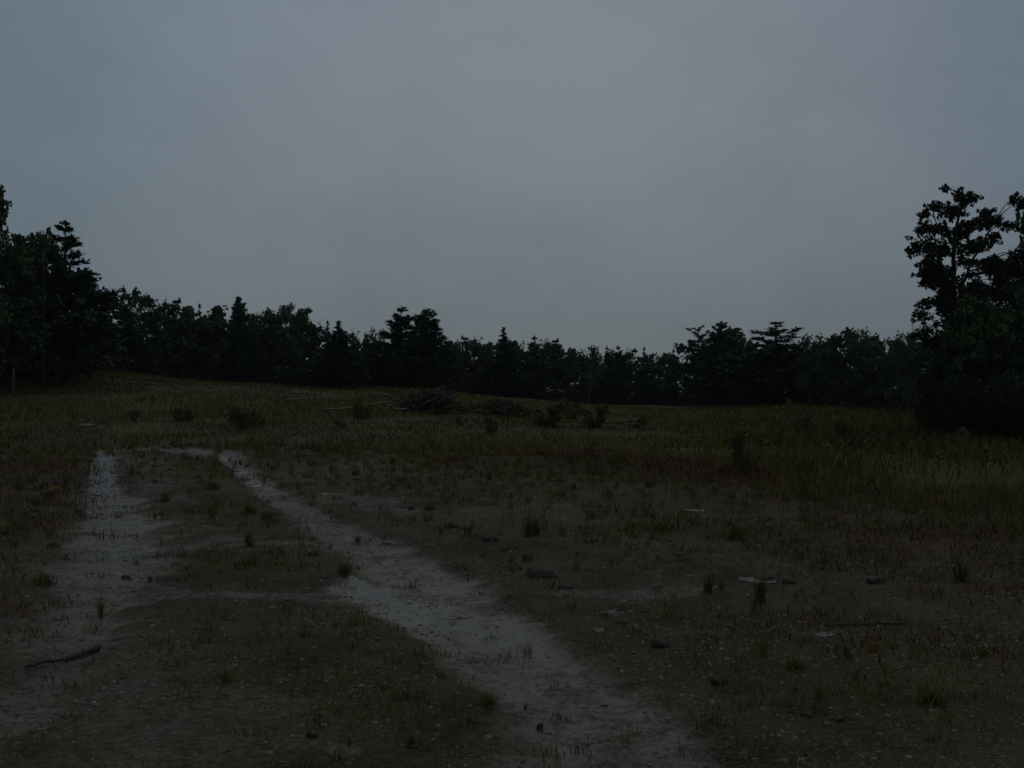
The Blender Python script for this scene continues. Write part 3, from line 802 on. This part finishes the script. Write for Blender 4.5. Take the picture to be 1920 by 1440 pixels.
# ------------------------------------------------------------------ brush heap, logs, sticks
def brush(px, d, W, H, n, seed, label):
    r = np.random.default_rng(seed); mb = MB()
    x, y = (px-960)/F*d, d; gz = hz(x, y)
    for i in range(n):
        a = r.uniform(0, 3.14); u = r.normal(0, .38); v = r.normal(0, .3)
        z = H*max(0, 1-u*u*1.3-v*v)*r.random()
        L = r.uniform(.4, 1.2); d3 = np.array([math.cos(a), math.sin(a), r.uniform(-.35, .5)])
        c = np.array([u*W, v*W*.6, z+.05])
        P = np.array([c-d3*L/2, c+r.normal(0, .06, 3), c+d3*L/2])
        P[:, 2] = np.maximum(P[:, 2], 0)
        tube(mb, P, np.array([1, .8, .4])*r.uniform(.012, .05), 5, r.random())
    o = link('brush_pile', mb.mesh('brush_pile', M_TWIG)); o.location = (x, y, gz)
    lv = MB(); 
    P = np.stack([r.normal(0, .4, 2600)*W, r.normal(0, .3, 2600)*W*.6, np.zeros(2600)], 1)
    P[:, 2] = H*np.maximum(.12, 1.05-(P[:, 0]/W)**2*1.5)*r.random(2600)**.6
    leaves(lv, P, .06, r, .5); link('weed_cover', lv.mesh('weed_cover', M_SHRUB), o)
    return tag(o, label, 'brush pile')
brush(805, 42, 1.9, .95, 210, 5, 'big heap of dark cut brush in front of the two central pines')
brush(930, 44, 2.2, .6, 150, 6, 'lower dark tail of cut brush right of the big heap')
def log(name, px, py, d, L, r0, az, tilt, m, label, cat='log', seed=0, lift=.05, branch=0):
    r = np.random.default_rng(seed); x, y = gnd(px, py+6)
    mb = MB(); s = np.linspace(-.5, .5, 7)
    pts = np.stack([s*L*math.cos(az), s*L*math.sin(az), s*L*tilt], 1)+r.normal(0, .02*L**.5, (7, 3))*.6
    tube(mb, pts, r0*np.linspace(1.1, .7, 7), 7)
    for i in range(branch):
        p = pts[r.integers(1, 6)]; e = p+unit(r, 1)[0]*L*.22*np.array([1, 1, .5])+[0, 0, .05]
        tube(mb, np.array([p, (p+e)/2+r.normal(0, .01, 3), e]), [r0*.5, r0*.4, r0*.2], 5)
    o = link(name, mb.mesh(name, m, True)); o.location = (x, y, hz(x, y)+lift)
    return tag(o, label, cat)
for a in [
 ('fallen_log',556,756,54,.8,.05,.2,.08,M_CUT,'short pale fallen log highest on the slope, left of the other logs','log',1,.3),
 ('fallen_log',628,773,50,.8,.045,.1,.03,M_CUT,'long pale fallen branch left of the dark shrub by the brush heap','log',2,.25),
 ('fallen_log',660,772,49,.9,.045,.5,.15,M_CUT,'pale branch end touching the dark shrub by the brush heap','log',3,.3),
 ('fallen_log',716,766,55,.9,.05,-.3,.15,M_CUT,'slanting pale log at the left end of the brush heap','log',4,.35),
 ('fallen_log',727,760,56,.6,.05,.6,-.2,M_CUT,'upper pale log crossing the slanting one at the brush heap','log',5,.55),
 ('fallen_log',752,773,54,.5,.05,.1,.0,M_CUT,'low pale log lying against the front of the brush heap','log',6,.25),
 ('fallen_log',1053,760,53,.45,.05,-.4,-.35,M_CUT,'pale broken log poking from the dark shrub of the twin mounds','log',7,1.0),
 ('fallen_log',1185,805,36,.5,.025,.1,.0,M_CUT,'thin pale branch in the grass right of the twin mounds','log',8,.3)]:
    log(*a)
def stick(name, a, b, r0, m, label, seed=0, twigs=0, lift=.0, cat='stick'):
    r = np.random.default_rng(seed)
    p, q = np.array(gnd(*a)), np.array(gnd(*b)); n = 11
    s = np.linspace(0, 1, n)[:, None]; xy = p*(1-s)+q*s
    L = np.linalg.norm(q-p); xy += np.cumsum(r.normal(0, .008*L, (n, 2)), 0)-s*0
    z = height(xy[:, 0], xy[:, 1])+r0*.9+lift+np.abs(r.normal(0, .004, n))
    c = np.array([*xy[0], z[0]]); pts = np.c_[xy, z]-c
    mb = MB(); tube(mb, pts, r0*np.linspace(.55, 1.15, n)*r.uniform(.85, 1.15, n), 7)
    for i in range(twigs):
        k = r.integers(1, n-1); L2 = L*r.uniform(.12, .3); az = r.uniform(0, 6.28)
        e = pts[k]+np.array([math.cos(az)*L2, math.sin(az)*L2, r.uniform(.0, .35)*L2])
        tube(mb, np.array([pts[k], (pts[k]+e)/2+r.normal(0, .01, 3), e]), [r0*.5, r0*.35, r0*.15], 5)
    o = link(name, mb.mesh(name, m, True)); o.location = c
    return tag(o, label, cat)
stick('dead_branch', (48,1258), (186,1220), .016, M_TWIG, 'black dead branch lying on the wet mud at lower left', 1, 3, .004, 'branch')
stick('stick', (738,951), (772,953), .012, M_CUT, 'pale flat stick beside a dark stone on the middle track', 2)
stick('stick', (1424,1088), (1449,1084), .009, M_TWIG, 'short dark stick in the small puddle on the right', 3)
stick('stick', (1545,1175), (1710,1172), .008, M_TWIG, 'long thin dark stick behind the dark upright clump on the right', 4)
stick('stick', (1475,1338), (1530,1345), .006, M_TWIG, 'short bent stick on the gravel at lower right', 5, 1)
stick('stick', (715,1020), (732,1022), .01, M_TWIG, 'tiny dark stick on the smooth mud of the track', 6)
def upright(name, px, py, H, r0, r1, lean, m, label, cat):
    x, y = gnd(px, py); mb = MB(); z = np.linspace(-.03, H, 6)
    tube(mb, np.stack([lean*(z/H), np.sin(z*9)*.006, z], 1), np.linspace(r0, r1, 6)*np.array([1.15,1,.95,1,.97,1]), 9)
    o = link(name, mb.mesh(name, m, True)); o.location = (x, y, hz(x, y)); return tag(o, label, cat)
upright('leaning_twig', 1868, 1002, .52, .012, .006, -.2, M_TWIG, 'thin bare twig leaning left among reddish weeds at right', 'twig')

# ------------------------------------------------------------------ stones, one by one
def rock(px, py, wpx, hpx, m, label, seed, flat=1., tilt=0.):
    r = np.random.default_rng(seed)
    x, y = gnd(px, py+hpx*.35); w = wpx/F*y*.5; h = hpx/F*y*.8
    import bmesh
    bm = bmesh.new(); bmesh.ops.create_icosphere(bm, subdivisions=3, radius=1.)
    # chip flat facets off the ball, then roughen
    planes = [(Vector(unit(r, 1)[0]), r.uniform(.55, .85)) for _ in range(9)]
    planes.append((Vector((.15*r.normal(), .15*r.normal(), 1)).normalized(), .62))
    off = r.uniform(0, 99)
    for v in bm.verts:
        for nrm, k in planes:
            dd = v.co.dot(nrm)
            if dd > k: v.co -= nrm*(dd-k)*.92
        n = float(fbm(np.array([v.co.x*2.3+off+v.co.z]), np.array([v.co.y*2.3+v.co.z*1.7]))[0])-.5
        v.co *= 1+n*.28
    for v in bm.verts:
        v.co = Vector((v.co.x*w*1.15, v.co.y*w*.8, v.co.z*h*1.25))
    me = bpy.data.meshes.new('stone'); bm.to_mesh(me); bm.free()
    me.polygons.foreach_set('use_smooth', np.ones(len(me.polygons), bool)); me.materials.append(m)
    o = link('stone', me); o.location = (x, y, hz(x, y)+h*.18); o.rotation_euler = (r.uniform(-.12, .12), tilt, r.uniform(-.35, .35))
    return tag(o, label, 'stone', 'stones on the gravel')
ROCKS = [
 (667,886,14,13,S_DARK,'upright dark stone farthest along the row of stones beside the track'),
 (668,898,13,5,S_DARK,'flat dark stone just in front of the farthest upright stone'),
 (705,910,15,10,S_PALE,'pale-topped stone near the far end of the row beside the track'),
 (771,952,13,9,S_DARK,'dark stone at the end of the pale flat stick'),
 (806,952,19,11,S_DARK,'squat dark stone right of the pale flat stick'),
 (851,985,22,11,S_GREY,'grey stone leading the close line of five on the middle ground'),
 (880,992,14,10,S_DARK,'small dark stone between the grey and the orange stone'),
 (894,1002,23,13,S_ORANGE,'orange-brown stone in the close line of five'),
 (912,1011,16,11,S_DARK,'black stone touching the orange-brown one'),
 (928,1012,9,11,S_DARK,'little upright stone with a pale top, last of the close line of five'),
 (944,1030,11,7,S_GREY,'small grey stone just below the close line of five'),
 (987,1046,22,16,S_RED,'reddish rounded stone above the large flat stone'),
 (974,1064,8,6,S_DARK,'tiny dark stone between the reddish stone and the large flat stone'),
 (1018,1077,46,18,S_GREY,'largest long flat stone beside the track'),
 (998,1074,22,15,S_RED,'reddish chunk against the left end of the largest flat stone'),
 (1062,1101,27,7,S_DARK,'thin dark slab right below the largest flat stone'),
 (1229,1098,20,11,S_PALE,'tilted stone with a pale edge alone on the right gravel'),
 (1145,1152,30,13,S_PALE,'pale flat-topped stone halfway between the thin slab and the dark block'),
 (1168,1164,26,12,S_ORANGE,'dull brown stone touching the pale flat-topped one'),
 (1122,1181,26,6,S_PALE,'low pale sliver of stone below the pale flat-topped one'),
 (1235,1206,40,20,S_DARK,'dark blocky stone largest on the right gravel'),
 (1347,1279,26,13,S_DARK,'dark stone lower right of the blocky one'),
 (1013,1364,13,14,S_DARK,'dark pointed stone on the wet track near the bottom'),
 (586,1378,24,12,S_DARK,'dark lump of stone in the wet patch at bottom centre-left'),
 (775,1399,30,9,S_DARK,'low dark slab near the bottom centre'),
 (545,1403,10,5,S_PALE,'tiny white stone near the bottom left of centre'),
 (1635,1194,22,14,S_RED,'reddish stone right of the dark upright clump'),
 (1479,1090,22,11,S_DARK,'dark stone at the right end of the small puddle'),
 (1640,1088,40,14,S_DARK,'broad dark stone under the reddish weeds at right'),
 (1275,1040,26,6,S_DARK,'flat dark sliver of stone left of the small right puddle'),
 (88,925,24,13,S_DARK,'largest dark stone beside the yellow leaf at left'),
 (72,944,22,9,S_DARK,'second dark stone down the left row from the yellow leaf'),
 (66,957,15,8,S_DARK,'third dark stone down the left row from the yellow leaf'),
 (66,968,14,7,S_DARK,'fourth and lowest dark stone of the left row'),
 (48,969,11,8,S_DARK,'dark stone standing left of the lowest of the left row'),
 (5,998,18,10,S_DARK,'dark stone cut by the left edge of the view'),
 (1575,1349,16,10,S_DARK,'dark stone in the lower right gravel, left of the weeds'),
 (1745,1388,24,10,S_GREY,'dull grey stone near the bottom right corner'),
 (235,1083,20,8,S_DARK,'dark stone on the mud strip at left'),
 (167,797,30,6,S_PALE,'pale flat slab lying alone in the meadow at left beyond the track'),  # added in place of a puddle, its bright shine put into the pale colour
 (100,1021,18,9,S_DARK,'dark stone below the left row, at the mud edge'),
]
for i, q in enumerate(ROCKS): rock(*q, seed=200+i, tilt=-.2 if 'tilted' in q[5] else 0.)
# yellow leaf by the left row of stones
x, y = gnd(101, 919)
lm = MB(); a = np.linspace(0, 2*math.pi, 9)[:-1]
v = np.c_[np.cos(a)*.09*(1+.25*np.cos(3*a)), np.sin(a)*.055*(1+.2*np.sin(2*a)), .02+.025*np.cos(2*a)]
lm.add(np.concatenate([v, [[0,0,.035]]]), np.array([(8, i, (i+1) % 8) for i in range(8)]), .5)
o = link('fallen_leaf', lm.mesh('fallen_leaf', M_YEL)); o.location = (x, y, hz(x, y)+.02); o.rotation_euler = (.5, .1, .3)
tag(o, 'yellow orange fallen leaf beside dark stones at left', 'leaf')

# ------------------------------------------------------------------ single weeds and tufts one can point at
def tuft_mesh(seed, n=55, spread=.05, tlo=.1, thi=.6):
    r = np.random.default_rng(seed); mb = MB()
    b = np.c_[r.normal(0, spread, (n, 2)), np.full(n, -.01)]
    blades(mb, b, r.uniform(.4, 1., n), .02, r.uniform(.1, .7, n), r, r.uniform(tlo, thi, n)); return mb.mesh('grass_tuft', M_TUFT)
TU = [tuft_mesh(1), tuft_mesh(2, 80, .08), tuft_mesh(3, 70, .1, .5, 1.), tuft_mesh(4, 40, .04), tuft_mesh(5, 90, .12, .2, .8)]
def tuft(k, px, py, hpx, wmul, label):
    x, y = gnd(px, py); h = hpx/F*y
    o = link('grass_tuft', TU[k]); o.location = (x, y, hz(x, y)); o.scale = (h*wmul, h*wmul, h); o.rotation_euler.z = px*.37
    return tag(o, label, 'grass tuft', 'grass tufts on the gravel')
for q in [
 (1,990,1006,52,1.,'left one of a pair of tall grass tufts behind the stones'),
 (1,1005,1004,46,1.,'right one of a pair of tall grass tufts behind the stones'),
 (0,918,900,36,1.2,'upright tuft between the middle puddle and reddish bank'),
 (4,465,962,26,2.4,'wide yellowish low tuft in the middle of the track'),
 (1,468,1024,42,1.1,'bright green tuft at the edge of the horizontal mud strip'),
 (0,282,1092,26,1.,'small upright tuft on the left mud above the pale strip'),
 (4,85,1098,44,1.7,'broad dark tuft near the left edge of the gravel'),
 (1,1328,1112,52,1.,'tall tuft left of the small right puddle'),
 (3,1352,1106,36,1.,'thin tuft standing in the small right puddle'),
 (1,1425,1130,78,.8,'tallest green weed tuft right of the small right puddle'),
 (3,1414,1148,52,.9,'thin tuft at the foot of the tallest green weed tuft'),
 (4,1490,1255,40,1.9,'wide yellow-green tuft left of the dark upright clump'),
 (2,1640,1225,36,2.,'yellowish dry tuft below the reddish stone on the right'),
 (4,1745,1320,60,1.9,'broad green tuft near the bottom right corner'),
 (2,1535,1310,40,1.,'brown slender tuft left of the broad corner tuft'),
 (2,1430,1230,70,.7,'reddish dry stems below the tallest green weed tuft'),
 (4,915,1325,40,1.5,'dark tuft on the left bank of the wet track near the bottom'),
 (3,985,1330,22,1.3,'small tuft right of the dark bank tuft'),
 (4,425,1280,40,1.2,'dull green tuft alone on the gravel at lower left'),
 (3,190,1160,60,.6,'single tall thin weed stem group on the left mud strip'),
 (1,645,1080,40,1.6,'green tuft on the rut edge where the wet track narrows'),
 (0,672,1018,24,1.6,'small leafy tuft at the head of the smooth mud'),
 (4,1240,995,36,2.2,'wide dark tuft below the small puddle by the reddish bank'),
 (2,1110,970,26,2.2,'brownish low tuft at the left of the wide dark tuft'),
 (0,840,878,22,1.4,'dark tuft left of the upright one before the reddish bank'),
 (4,800,876,20,2.,'low dark tuft in the row before the reddish bank'),
 (1,770,1400,36,1.,'tuft standing over the low slab at bottom centre'),
 (3,655,1400,36,1.,'thin dark tuft in the wet patch at bottom'),
 (2,1180,990,26,1.2,'small dry tuft on the flat left of the wide dark tuft'),
 (1,1800,1090,60,1.3,'tall dark tuft among reddish weeds near the right edge'),
 (1,1215,915,26,1.4,'tuft in front of the middle of the reddish bank'),
 (0,1075,918,24,1.4,'tuft in front of the left half of the reddish bank'),
 (4,1380,1010,44,1.6,'loose green tuft on the right between puddle and bank'),
 (1,735,870,20,1.6,'small dark tuft near the far end of the stones'),
 (4,310,940,26,1.6,'bushy tuft between the far wheel ruts'),
 (0,1586,1234,46,.75,'dark upright clump of stems beside the tiny puddle on the right'),
 (4,400,918,24,2.,'low wide tuft beside the broken far puddle'),
]: tuft(*q)
def weed_mesh(seed, n=14):
    r = np.random.default_rng(seed); st, lf = MB(), MB()
    z = np.linspace(0, 1, 6); tube(st, np.stack([.05*np.sin(z*3), .04*z**2, z], 1), np.linspace(.018, .006, 6), 5, .2)
    for i in range(n):
        zz = r.uniform(.15, 1.); az = i*2.4; L = .28*(1.15-zz)+.07
        c = np.array([.05*math.sin(zz*3), .04*zz**2, zz]); d = np.array([math.cos(az), math.sin(az), .45]); s = np.array([-d[1], d[0], 0])*L*.16
        P = np.array([c, c+d*L*.5-s, c+d*L+[0,0,-.1*L], c+d*L*.5+s]); lf.add(P, np.array([(0,1,2),(0,2,3)]), r.random())
    return st.mesh('stem', M_WEED, True), lf.mesh('leaves', M_WEED)
WE = [weed_mesh(1), weed_mesh(2, 20), weed_mesh(3, 26)]
def weed(k, px, d, h, label, wide=1.):
    x, y = (px-960)/F*d, d
    t = empty('weed_plant', (x, y, hz(x, y)-.01), label, 'weed', 'tall weeds at the meadow edge', px % 6.28, (h*wide, h*wide, h))
    link('stem', WE[k][0], t); link('leaves', WE[k][1], t)
for q in [
 (1,1680,17.5,.62,'tallest leafy weed at the front of the right meadow'),
 (2,1430,22,.8,'leafy weed rising above the grass right of the reddish bank'),
 (1,1395,26,.9,'leafy weed behind the dark weed bush'),
 (0,1320,25,.75,'thin weed left of the dark weed bush'),
 (0,1110,23,.6,'pale weed stalk growing on the reddish bank'),
 (0,1080,22.6,.45,'shorter weed stalk left of the pale one on the reddish bank'),
 (2,1560,22,.7,'bushy weed in the tall grass right of the dark weed bush'),
 (1,1620,20,.6,'medium weed left of the tallest leafy weed'),
 (1,1760,19,.6,'medium weed right of the tallest leafy weed'),
 (2,1850,18,.65,'bushy weed in the grass at the right edge'),
 (0,1275,28,.8,'thin weed stalk against the tall grass above the bank end'),
 (0,700,29,.4,'small weed at the meadow edge above the row of stones'),
 (2,192,7.4,.2,'upright leafy weed on the pale mud strip at left'),
 (1,466,10.3,.2,'leafy weed growing in the bright green tuft on the track'),
 (2,1424,7.6,.22,'leafy weed in the tallest green tuft by the right puddle')]:
    weed(*q)

# ------------------------------------------------------------------ damp air
hb = MB(); c = np.array([(a, b, d) for a in (-160, 160) for b in (-80, 240) for d in (-9, 22.)], float)
hb.add(c, np.array([(0,1,3,2),(4,6,7,5),(0,4,5,1),(2,3,7,6),(0,2,6,4),(1,5,7,3)]))
hm = bpy.data.materials.new('damp_air'); hm.use_nodes = True; hn = hm.node_tree
hn.nodes.remove(hn.nodes['Principled BSDF']); pv = hn.nodes.new('ShaderNodeVolumePrincipled')
pv.inputs['Density'].default_value = .00018; pv.inputs['Color'].default_value = (.9, .95, 1, 1)
hn.links.new(pv.outputs[0], hn.nodes['Material Output'].inputs['Volume'])
tag(link('haze', hb.mesh('haze', hm)), 'thin damp air dulling the far trees', kind='stuff')

# ------------------------------------------------------------------ sky, sun, camera
w = bpy.data.worlds.new('World'); SC.world = w; w.use_nodes = True
nt = w.node_tree; bg = nt.nodes['Background']
SUN_EL, SUN_AZ = R(38), R(8)
sky = nt.nodes.new('ShaderNodeTexSky'); sky.sky_type = 'NISHITA'; sky.sun_disc = False
sky.sun_elevation = SUN_EL; sky.sun_rotation = SUN_AZ; sky.dust_density = 3.
tc = nt.nodes.new('ShaderNodeTexCoord'); sep = nt.nodes.new('ShaderNodeSeparateXYZ')
nt.links.new(tc.outputs['Generated'], sep.inputs[0])
cl = ramp(nt, sep.outputs['Z'], [(0., (.119,.148,.163)), (.05, (.125,.155,.172)), (.12, (.143,.178,.200)), (.22, (.166,.206,.236)), (.36, (.178,.222,.261)), (.55, (.28,.315,.345)), (.9, (.37,.39,.41))])
mp = nt.nodes.new('ShaderNodeMapping'); mp.inputs['Scale'].default_value = (1, 1, 1.7); nt.links.new(tc.outputs['Generated'], mp.inputs[0])
n1 = node(nt, 'ShaderNodeTexNoise', Scale=3.0, Detail=8., Roughness=.6, Distortion=.15); nt.links.new(mp.outputs[0], n1.inputs['Vector'])
cl = mixc(nt, 1., cl, ramp(nt, n1.outputs['Fac'], [(.3, (.885,.88,.89)), (.5, (1.,.985,.99)), (.7, (1.08,1.065,1.06))]), 'MULTIPLY')
hor = math_(nt, 'SQRT', math_(nt, 'SUBTRACT', 1.0001, math_(nt, 'MULTIPLY', sep.outputs['Z'], sep.outputs['Z'])))
fwd = math_(nt, 'MULTIPLY_ADD', math_(nt, 'DIVIDE', sep.outputs['Y'], hor), .5, .5)
az = ramp(nt, fwd, [(0., (.9,.92,.95)), (.8, (.74,.77,.82)), (.9, (.68,.72,.79)), (.95, (.78,.82,.87)), (.985, (.96,.97,.98)), (1., (1.,1.,1.))])
cl = mixc(nt, 1., cl, az, 'MULTIPLY')
thin = mixc(nt, .0012, cl, sky.outputs[0], 'ADD')
nt.links.new(thin, bg.inputs['Color']); bg.inputs['Strength'].default_value = 1.
sl = bpy.data.lights.new('sun', 'SUN'); sl.energy = .03; sl.angle = R(40); sl.color = (1, .97, .93)
so = bpy.data.objects.new('sun', sl); COL.objects.link(so)
so.rotation_euler = (R(90)-SUN_EL, 0, math.pi-SUN_AZ)
cam = bpy.data.cameras.new('camera'); cam.sensor_width = 36; cam.lens = 36*F/1920; cam.clip_end = 3000; cam.clip_start = .05
co = bpy.data.objects.new('camera', cam); COL.objects.link(co)
co.location = (0, 0, CH); co.rotation_euler = (R(90)+math.atan((HY-720)/F), 0, 0)
SC.camera = co
vs = SC.view_settings; vs.view_transform = 'Standard'; vs.look = 'None'; vs.exposure = 0; vs.gamma = 1
